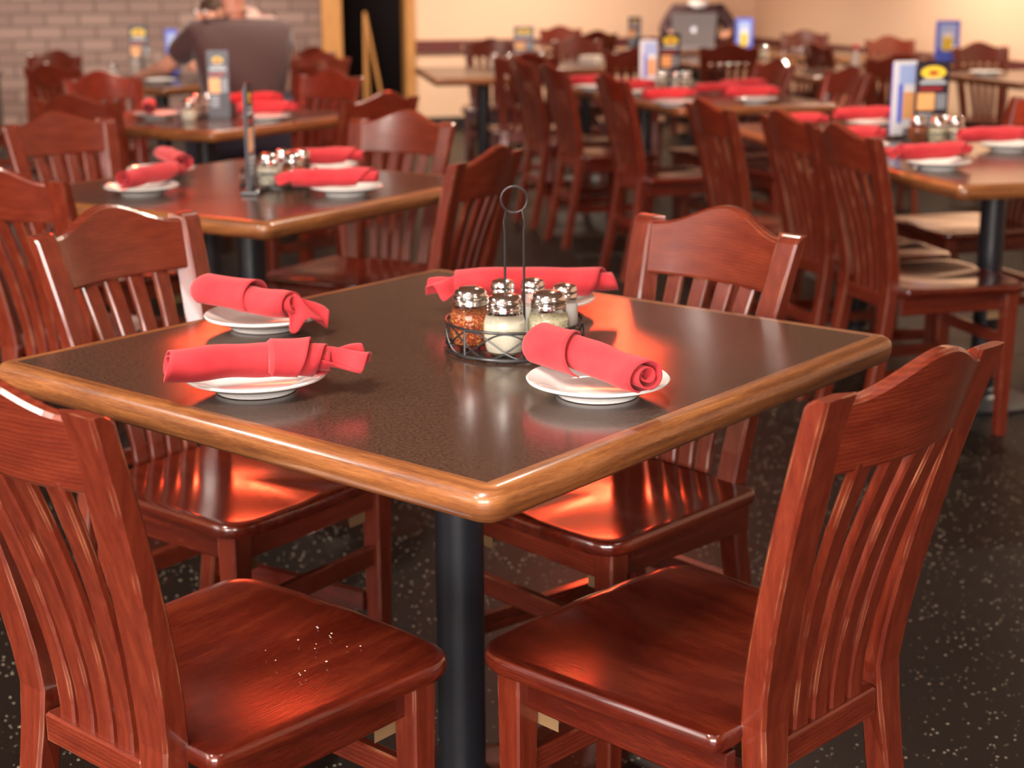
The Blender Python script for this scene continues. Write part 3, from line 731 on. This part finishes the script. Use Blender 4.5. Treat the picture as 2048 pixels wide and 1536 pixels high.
# menu stands -------------------------------------------------------
def make_menu(name, label, loc, heading, h=.26, wd=.11, style='black', tilt=6):
    t = thing(name, label, 'menu stand', loc, heading, 'printed menu stands on the tables')
    th = .003
    def card(nm, x0, x1, y, z0, z1, m, par, sl=0.0):
        g = G(); g.add([(x0, y, z0), (x1, y, z0), (x1, y+sl, z1), (x0, y+sl, z1), (x0, y+th, z0), (x1, y+th, z0), (x1, y+sl+th, z1), (x0, y+sl+th, z1)],
                       [(0, 1, 2, 3), (5, 4, 7, 6), (0, 4, 5, 1), (3, 2, 6, 7), (0, 3, 7, 4), (1, 5, 6, 2)]); return g.put(nm, m, par)
    a = wd/2
    G().box(-a-.004, a+.004, -.024, .024, 0, .012, .003).put('stand_foot', M['wire'], t)
    if style == 'black':
        p = card('menu_card', -a, a, -.002, .010, h, M['card_black'], t)
        g = G(); e = []
        for k in range(24):
            an = 2*pi*k/24; e.append((a*(.78 if wd > .1 else .5)*cos(an), h*.86+h*(.085 if wd > .1 else .05)*sin(an)))
        g.loft([[(x, -.0032, z) for x, z in e], [(x, -.0024, z) for x, z in e]]).put('yellow_emblem', M['print_yellow'], p)
        G().box(-a*.25, a*.25, -.0042, -.0034, h*.83, h*.88).put('red_emblem_mark', M['print_red'], p)
        G().box(-a*.8, a*.8, -.0034, -.0024, h*.71, h*.75).box(-a*.6, a*.6, -.0034, -.0024, h*.765, h*.785).put('text_band', M['print_grey'], p)
        G().box(-a*.8, a*.6, -.0034, -.0024, h*.64, h*.67).put('red_text_band', M['print_red'], p)
        G().box(-a*.9, a*.15, -.0034, -.0024, h*.38, h*.60).put('food_photo', M['print_orange'], p)
        g = G()
        for k in range(6): g.box(a*.25, a*.85, -.0034, -.0024, h*(.40+.033*k), h*(.415+.033*k))
        for k in range(4): g.box(-a*.85, a*.0, -.0034, -.0024, h*(.18+.045*k), h*(.20+.045*k))
        g.put('small_print', M['print_grey'], p)
        card('back_card', -a, a, .004, .010, h*.96, M['card_black'], t)
    elif style == 'white':
        p = card('menu_card', -a, a, -.002, .010, h, M['card_white'], t)
        G().box(-a*.55, a*.95, -.0034, -.0024, h*.70, h*.95).put('blue_panel', M['card_sky'], p)
        G().box(-a*.55, -a*.15, -.0034, -.0024, h*.2, h*.70).put('blue_stripe', M['card_blue'], p)
        G().box(-a*.1, a*.9, -.0034, -.0024, h*.25, h*.6).put('food_photo', M['print_orange'], p)
        card('back_card', -a, a, .004, .010, h*.97, M['card_blue'], t)
    else:
        p = card('menu_card', -a, a, -.002, .010, h, M['card_blue'], t)
        G().box(-a*.7, a*.7, -.0034, -.0024, h*.35, h*.92).put('pale_panel', M['card_sky'], p)
        g = G(); g.box(-a*.42, a*.42, -.0044, -.0036, h*.30, h*.62).put('yellow_drink_picture', M['print_yellow'], p)
        G().box(-a*.42, a*.42, -.0044, -.0036, h*.62, h*.72).put('white_foam_picture', M['card_white'], p)
        card('back_card', -a, a, .004, .010, h*.97, M['card_white'], t)
    return t
FACE = YAW-pi/2
make_menu('menu_stand', 'tall black menu stand with yellow emblem on the right-hand long table', rel((3.20, .70), .020, .142)+Vector((0, 0, .7506)), FACE+.12, .262, .115, 'black')
make_menu('menu_stand', 'white and blue menu stand just left of the tall black one', rel((3.20, .70), -.062, .195)+Vector((0, 0, .7506)), FACE+.40, .262, .095, 'white')
make_menu('menu_stand', 'black menu stand with yellow emblem amid the red napkins of the middle long table', (4.99, 2.955, .7506), FACE+.2, .27, .105, 'black')
make_menu('menu_stand', 'blue and white menu stand left of the black one on the middle long table', (4.965, 3.07, .7506), FACE-.3, .235, .09, 'white')
make_menu('menu_stand', 'blue drink card stand before the right peach wall', (7.87, 2.76, .7506), FACE+.1, .27, .16, 'blue')
make_menu('menu_stand', 'blue drink card stand right of the silver laptop', (7.80, 4.22, .7506), FACE, .27, .12, 'blue')
make_menu('menu_stand', 'black menu stand in front of the man in the dark brown shirt', rel((2.47, 3.52), .062, -.132)+Vector((0, 0, .7506)), FACE, .27, .085, 'black')
make_menu('menu_stand', 'narrow black menu stand seen edge-on in the caddy of the second table', rel((1.135, 1.640), -.048, -.15)+Vector((0, 0, .7506)), R(38.6), .285, .09, 'black')
make_menu('menu_stand', 'black menu stand with yellow top at the brick wall table', (4.02, 6.00, .7506), FACE, .29, .11, 'black')
make_menu('menu_stand', 'slim blue menu stand at the brick wall table', (4.12, 5.83, .7506), FACE+.3, .27, .07, 'blue')
make_menu('menu_stand', 'black menu stand beside the orange-red chair at the maroon rail', (6.30, 4.97, .7506), FACE, .24, .13, 'black')
make_menu('menu_stand', 'small dark menu stand left of the person with the laptop', (8.45, 5.60, .7506), FACE, .25, .10, 'black')

# caddies and shakers further back
c2 = (1.135, 1.640)
far_caddy(c2[0], c2[1], FACE, 'black wire caddy on the second table')
cluster(c2, [(-.020, -.050, 'chrome-topped shaker at the front left of the second table caddy', 'cheese', True), (.045, -.045, 'shaker with a bright lid at the front right of the second table caddy', 'flakes', True),
             (.005, .045, 'small shaker at the back of the second table caddy', 'salt', False), (.062, .030, 'small shaker at the back right of the second table caddy', 'pepper', False)], 'glass shakers on the second table')
c3 = (2.47, 3.52)
far_caddy(c3[0], c3[1], FACE, 'black wire caddy on the third table')
cluster(c3, [(-.055, -.035, 'yellowish cheese shaker left of the menu stand on the third table', 'cheese', True), (.060, -.040, 'glass shaker right of the menu stand on the third table', 'salt', False),
             (-.020, .060, 'small shaker behind the cheese on the third table', 'salt', False)], 'glass shakers on the third table')
c5 = (3.20, .70)
far_caddy(c5[0], c5[1], FACE, 'black wire caddy on the right-hand long table')
cluster(c5, [(-.062, -.020, 'pepper flake shaker at the left of the right-hand long table caddy', 'flakes', True), (-.005, -.055, 'herb shaker at the front of the right-hand long table caddy', 'herbs', True),
             (.060, -.030, 'pale cheese shaker at the right of the right-hand long table caddy', 'cheese', True), (.010, .028, 'small salt shaker at the back of the right-hand long table caddy', 'salt', False),
             (.052, .058, 'small salt shaker standing highest on the right of that caddy', 'salt', False)], 'glass shakers on the right-hand long table')
c6 = (4.86, 2.84)
far_caddy(c6[0], c6[1], FACE, 'black wire caddy on the middle long table')
cluster(c6, [(-.060, -.010, 'cheese shaker left in the caddy of the middle long table', 'cheese', True), (.000, -.055, 'small shaker in front in the caddy of the middle long table', 'salt', False),
             (.055, -.030, 'bright white shaker right in the caddy of the middle long table', 'cheese', True)], 'glass shakers on the middle long table')
for x, y, lab, fl, big in ((5.95, 4.93, 'left of the two pale shakers on the small far table', 'salt', False), (5.98, 4.83, 'right of the two pale shakers on the small far table', 'salt', False),
    (6.34, 4.86, 'round pale shaker in front of the menu stand at the maroon rail', 'cheese', True),
    (7.88, 4.10, 'pale shaker right of the blue card stand by the laptop', 'cheese', True),
    (3.84, 6.02, 'small shaker at the left end of the brick wall table', 'salt', False), (2.26, 3.40, 'pale cheese shaker on the left front edge of the third table', 'cheese', True),
    (8.50, 5.52, 'white shaker beside the small dark menu stand left of the laptop', 'salt', False)):
    far_jar(x, y, lab, 'single glass shakers on the far tables', fl, big)
t = thing('ketchup_bottle', 'red-capped bottle on the small far table behind the wide dark chair back', 'bottle', (6.78, 2.84, .7506))
G().lathe([(.001, 0), (.026, 0), (.028, .01), (.028, .07), (.018, .10), (.012, .12), (.012, .13)], 24).put('bottle_body', M['foam'], t, True)
G().lathe([(.016, .128), (.017, .130), (.016, .155), (.001, .158)], 24).put('red_cap', M['red'], t, True)
# drinks and boxes
def tumbler(x, y, lab, h=.15):
    t = thing('drinking_glass', lab, 'glass', (x, y, .7506), 0, 'drinking glasses on the brick wall table')
    G().lathe([(.001, 0), (.030, 0), (.041, h), (.039, h), (.0285, .006), (.001, .006)], 28).put('glass_wall', M['glass'], t, True)
    G().lathe([(.001, .007), (.028, .007), (.036, h*.72), (.001, h*.72)], 24).put('iced_drink', M['foam'], t, True)
tumbler(3.98, 5.88, 'taller glass beside the black menu stand on the brick wall table', .17)
tumbler(3.82, 5.78, 'shorter glass left of the leaning diner', .14)
for x, y, r_, lab in ((6.56, 4.62, .3, 'pale foam box left of two on the far table'), (6.74, 4.55, .8, 'pale foam box right of two on the far table')):
    t = thing('foam_box', lab, 'box', (x, y, .7506), r_, 'foam boxes on the far table')
    G().box(-.075, .075, -.06, .06, 0, .032, .008).put('box_base', M['foam'], t)
    G().box(-.077, .077, -.062, .062, .0325, .055, .010).put('box_lid', M['foam'], t)

# ------------------------------------------------------------------ laptop
lp = Vector((8.90, 5.35, .7506))
t = thing('laptop', 'open silver laptop with glowing round mark on its lid, before a seated person', 'laptop', lp, FACE)
G().box(-.178, .178, -.005, .235, 0, .018, .004).put('keyboard_base', M['alu'], t)
g = G(); s_, c_ = sin(R(12)), cos(R(12)); H = .262
def lidp(x, h, o): return (x, -.004 - s_*h - c_*o, .018 + c_*h - s_*o)
rg = []
for o in (0, .007):
    pts = []
    for cx, cz, a0 in ((.166, H-.014, 0), (-.166, H-.014, 90), (-.166, .004, 180), (.166, .004, 270)):
        for k in range(4):
            an = R(a0+30*k); rr = .012 if a0 < 180 else .003
            pts.append(lidp(cx+rr*cos(an), cz+rr*sin(an), o))
    rg.append(pts)
lid = G().loft(rg).put('screen_lid', M['alu'], t)
em = simple('lit_mark', (.9, .9, .95), .3)
em.node_tree.nodes['Principled BSDF'].inputs['Emission Color'].default_value = (1, .97, 1, 1)
em.node_tree.nodes['Principled BSDF'].inputs['Emission Strength'].default_value = .6
def blob(k): # apple outline with a bite and a leaf
    pts = []
    for i in range(40):
        a = 2*pi*i/40; r = .021*(1 - .12*abs(cos(a))**6*0 - .10*math.exp(-((a-pi/2)/.25)**2) - .07*math.exp(-((a-3*pi/2)/.25)**2))
        bite = .007*math.exp(-((min(a, 2*pi-a)-.12)/.30)**2)
        pts.append(((r-bite)*cos(a), (r-bite)*sin(a)))
    return pts
rg = [[lidp(x, H*.5+z, o) for x, z in blob(0)] for o in (.0068, .0078)]
g = G().loft(rg)
lf = [(.002, .022), (.009, .031), (.010, .036), (.004, .030)]
g.loft([[lidp(x, H*.5+z, o) for x, z in lf] for o in (.0068, .0078)])
g.put('lid_emblem', em, lid)

# ------------------------------------------------------------------ people
def skinned(name, nodes, edges, m, parent, root=0, sub=2):
    me = bpy.data.meshes.new(name); me.from_pydata([n[0] for n in nodes], edges, []); me.materials.append(m)
    o = bpy.data.objects.new(name, me); COL.objects.link(o)
    if parent: o.parent = parent
    sk = o.modifiers.new('skin', 'SKIN'); sk.use_smooth_shade = True
    lay = me.skin_vertices[0].data if me.skin_vertices else None
    if lay is None:
        bm = bmesh.new(); bm.from_mesh(me); bm.verts.layers.skin.verify(); bm.to_mesh(me); bm.free(); lay = me.skin_vertices[0].data
    for i, n in enumerate(nodes):
        r = n[1]; lay[i].radius = r if isinstance(r, tuple) else (r, r); lay[i].use_root = (i == root)
    s = o.modifiers.new('sub', 'SUBSURF'); s.levels = sub; s.render_levels = sub
    return o
def person(label, loc, heading, shirt, lean=.1, armL=None, armR=None, head_off=(0, 0), trousers='trousers', hairc='hair', collar=None, sleeve=1.0, big=1.0):
    """seated figure, local +y is where the person faces; pelvis over the seat"""
    t = thing('person', label, 'person', loc, heading)
    ly = lean
    pel = Vector((0, 0, .58)); wa = Vector((0, .04*ly/.1*.5, .70)); ch = Vector((0, ly*.75, .90)); nk = Vector((0, ly*1.15, 1.09)); 
    hb = Vector((head_off[0]*.5, ly*1.3+head_off[1]*.5, 1.16)); hd = Vector((head_off[0], ly*1.4+head_off[1], 1.27-abs(head_off[1])*1.2))
    nodes = [(pel, (.12*big, .10*big)), (wa, (.11*big, .09*big)), (ch, (.11*big, .085*big)), (nk, .056), (hb, .058), (hd, (.072, .088)), (hd+Vector((0, .012, .085)), (.060, .072))]
    E_ = [(0, 1), (1, 2), (2, 3), (3, 4), (4, 5), (5, 6)]
    arms = []
    for s, tgt in ((-1, armL), (1, armR)):
        sh = Vector((s*.185*big, ly*.95, 1.02)); el = Vector((s*.29, ly+.06, .86)) if tgt is None else Vector(tgt[0])
        wr = Vector((s*.22, ly+.24, .85)) if tgt is None else Vector(tgt[1])
        arms.append((s, sh, el, wr))
        k = len(nodes); d = (wr-el).normalized(); pm = wr + d*.055
        nodes += [(sh, .050*big), (el, .043), (wr, .028), (pm, (.036, .018))]
        E_ += [(2, k), (k, k+1), (k+1, k+2), (k+2, k+3)]
        side = d.cross(Vector((0, 0, 1))).normalized()
        pk = k+3
        for q, fl in ((-1.5, .060), (-.5, .072), (.5, .068), (1.5, .055)):
            b0 = pm + d*.028 + side*q*.018; b1 = b0 + d*fl*.5 - Vector((0, 0, .008)); b2 = b0 + d*fl*.9 - Vector((0, 0, .024))
            n0 = len(nodes); nodes += [(b0, .0095), (b1, .0085), (b2, .0075)]; E_ += [(pk, n0), (n0, n0+1), (n0+1, n0+2)]
        n0 = len(nodes); th = wr + d*.020 - side*s*.026
        nodes += [(th, .012), (th + d*.030 - side*s*.018, .0095)]; E_ += [(k+2, n0), (n0, n0+1)]
    legs = []
    for s in (-1, 1):
        hp = Vector((s*.10, .03, .575)); kn = Vector((s*.14, .44, .555)); an = Vector((s*.15, .40, .09)); to = Vector((s*.16, .55, .045))
        k = len(nodes); nodes += [(hp, .092*big), (kn, .062), (an, .042), (to, .038)]; E_ += [(0, k), (k, k+1), (k+1, k+2), (k+2, k+3)]
        legs.append((hp, kn, an, to))
    skinned('body', nodes, E_, M['skin'], t, 0, 2)
    b = big
    n = [(pel+Vector((0, 0, .02)), (.175*b, .14*b)), (wa, (.168*b, .132*b)), (ch, (.188*b, .146*b)), (nk-Vector((0, 0, .03)), (.085, .075)), (nk+Vector((0, .01, .045)), .070)]
    e = [(0, 1), (1, 2), (2, 3), (3, 4)]
    for s, sh, el, wr in arms:
        k = len(n); mid = el.lerp(wr, .0 if sleeve < .6 else .85)
        if sleeve < .6:
            n += [(sh, .080*b), (sh.lerp(el, .75), .064)]; e += [(2, k), (k, k+1)]
        else:
            n += [(sh, .080*b), (el, .058), (mid, .042)]; e += [(2, k), (k, k+1), (k+1, k+2)]
    skinned('shirt', n, e, M[shirt], t, 0, 2)
    n = [(pel, (.17*b, .13*b))]; e = []
    for hp, kn, an, to in legs:
        k = len(n); n += [(hp, .104*b), (kn, .076), (an+Vector((0, 0, .03)), .060)]; e += [(0, k), (k, k+1), (k+1, k+2)]
    skinned('trousers', n, e, M[trousers], t, 0, 2)
    for hp, kn, an, to in legs:
        skinned('shoe', [(an+Vector((0, -.03, -.035)), (.048, .042)), (an+Vector((0, .06, -.040)), (.048, .038)), (to+Vector((0, .03, -.004)), (.042, .030))], [(0, 1), (1, 2)], M['darkbase'], t, 0, 2)
    # head details
    f = hd + Vector((0, .085, .02))
    skinned('hair', [(hd+Vector((0, -.045, .0)), (.075, .055)), (hd+Vector((0, -.035, .075)), (.082, .078)), (hd+Vector((0, .02, .125)), (.078, .055))], [(0, 1), (1, 2)], M[hairc], t, 0, 2)
    g = G(); g.loft([[(f.x-.008, f.y-.004, f.z+.035), (f.x+.008, f.y-.004, f.z+.035), (f.x, f.y+.004, f.z+.036)], [(f.x-.017, f.y-.004, f.z-.010), (f.x+.017, f.y-.004, f.z-.010), (f.x, f.y+.024, f.z-.004)], [(f.x-.012, f.y-.006, f.z-.018), (f.x+.012, f.y-.006, f.z-.018), (f.x, f.y+.006, f.z-.016)]])
    g.put('nose', M['skin'], t, True)
    for s in (-1, 1):
        G().lathe([(.001, -.011), (.008, -.008), (.0115, 0), (.008, .008), (.001, .011)], 16, (f.x+s*.031, f.y-.010, f.z+.036)).put('eye', M['white_plastic'], t, True)
        G().lathe([(.001, -.030), (.012, -.022), (.014, 0), (.016, .018), (.001, .030)], 12, (hd.x+s*.078, hd.y+.005, hd.z+.045)).put('ear', M['skin'], t, True)
    G().tube([(f.x-.026, f.y-.014, f.z-.042), (f.x, f.y-.003, f.z-.044), (f.x+.026, f.y-.014, f.z-.042)], .006, 8).put('mouth', simple('lips', (.42, .12, .10), .5), t, True)
    if collar:
        G().lathe([(.060, -.02), (.085, -.035), (.088, .0), (.066, .018), (.060, .018)], 24, (nk.x, nk.y, nk.z)).put('collar', M[collar], t, True)
    return t
person('person in a dark brown shirt sitting back to the camera by the brick wall', (3.49, 4.47, 0), R(66)-pi/2, 'shirt_dark', .12,
       armL=((-.33, .24, .87), (-.36, .52, .83)), armR=((.30, .22, .87), (.16, .44, .83)), sleeve=.3, big=1.18, trousers='trousers')
person('person in a pale shirt hunched over the table, facing the brown-shirted one', (4.63, 5.52, 0), R(188)-pi/2, 'shirt_pale', .24,
       armL=((-.30, .40, .86), (-.22, .62, .93)), armR=((.30, .36, .84), (.10, .58, .83)), head_off=(.03, .17), sleeve=.9, big=1.12)
person('person in a dark jacket and white shirt sitting behind the silver laptop', (9.52, 5.72, 0), R(220)-pi/2, 'jacket', .08, collar='white_plastic', big=1.02)
for x, y, a, lab in ((3.74, 4.365, 158, 'chair under the man in the dark brown shirt'), (4.88, 5.555, 188, 'chair under the hunched diner in the pale shirt'), (9.71, 5.88, 220, 'chair under the person behind the laptop')):
    copy_thing(proto, (x-.0, y, 0), R(a)-pi/2, lab, CG[9])
ph = thing('phone', 'black phone held up by the hunched diner', 'phone', (3.93, 5.42, .86), R(200))
G().box(-.036, .036, -.005, .005, 0, .145, .004).put('phone_case', M['card_black'], ph)
G().box(-.032, .032, -.0062, -.0052, .01, .135).put('phone_screen', M['grey_panel'], ph)

# ------------------------------------------------------------------ things by the doorway and the left wall
p = room(1.98, WY-.10)
t = thing('wooden_easel', 'tall thin wooden easel standing in the dark doorway', 'easel', (p.x, p.y, 0), RY-pi/2)
G().tube([(0, .02, 1.02), (-.01, 0, .5), (-.03, -.02, .01)], .014, 8).put('easel_leg', M['casing'], t)
G().tube([(0, .02, 1.02), (.09, 0, .5), (.17, -.02, .01)], .014, 8).put('easel_leg', M['casing'], t)
G().tube([(0, .02, 1.02), (.03, .12, .5), (.06, .22, .01)], .012, 8).put('easel_prop', M['casing'], t)
p = room(-1.35, 10.6)
t = thing('service_stand', 'dark grey service stand at the left picture edge below the brick wall', 'cabinet', (p.x, p.y, 0), RY-pi/2)
G().box(-.5, .5, -.22, .22, .05, .70, .006).put('cabinet_body', M['grey_panel'], t)
G().box(-.52, .52, -.24, .24, .702, .73, .006).put('cabinet_top', M['darkbase'], t)
for k in (-1, 1):
    G().box(k*.25-.23, k*.25+.23, -.238, -.221, .08, .68, .003).put('cabinet_door', M['grey_panel'], t)
G().box(-.5, .5, -.20, .20, 0, .0495).put('plinth', M['darkbase'], t)

# ------------------------------------------------------------------ red glass pendants over the tables (their glow mirrors in tops and seats)
def glow(name, c, k):
    m = simple(name, c, .25); b = m.node_tree.nodes['Principled BSDF']
    b.inputs['Emission Color'].default_value = (*c, 1); b.inputs['Emission Strength'].default_value = k; return m
M['shade'] = glow('glowing_red_glass', (1.0, .085, .03), 13)
M['bulb'] = glow('lit_bulb', (1.0, .62, .25), 40)
def pendant(x, y, z, lab):
    t = thing('pendant_lamp', lab, 'lamp', (x, y, z), 0, 'red glass pendant lamps')
    G().lathe([(.04, .20), (.07, .185), (.13, .12), (.17, .05), (.185, 0), (.181, 0), (.166, .05), (.127, .117), (.068, .180), (.04, .194)], 40).put('glass_shade', M['shade'], t, True)
    G().lathe([(.001, .03), (.02, .036), (.032, .06), (.03, .085), (.014, .12), (.001, .13)], 20).put('bulb', M['bulb'], t, True)
    G().lathe([(.045, .19), (.045, .215), (.012, .235), (.006, .24), (.006, 2.90-z)], 16).put('cord_and_cap', M['wire'], t, True)
pendant(2.42, 3.50, 1.63, 'red glass pendant lamp hanging over the third table, seen only as a glow')
pendant(3.16, 1.95, 1.56, 'red glass pendant lamp hanging right of the middle, seen only as a glow')

g = G(); rng = random.Random(4)
for k in range(16):
    x, y, r_ = -.45+rng.uniform(-.07, .08), -.12+rng.uniform(-.06, .06), rng.uniform(.0008, .0018)
    g.lathe([(.0002, 0), (r_, r_*.6), (.0002, r_*1.2)], 6, (x, y, .4478))
o = g.put('bread_crumbs', M['foam'], None, True); tag(o, 'pale crumbs scattered on the seat of the front left chair', 'crumbs'); o['kind'] = 'stuff'
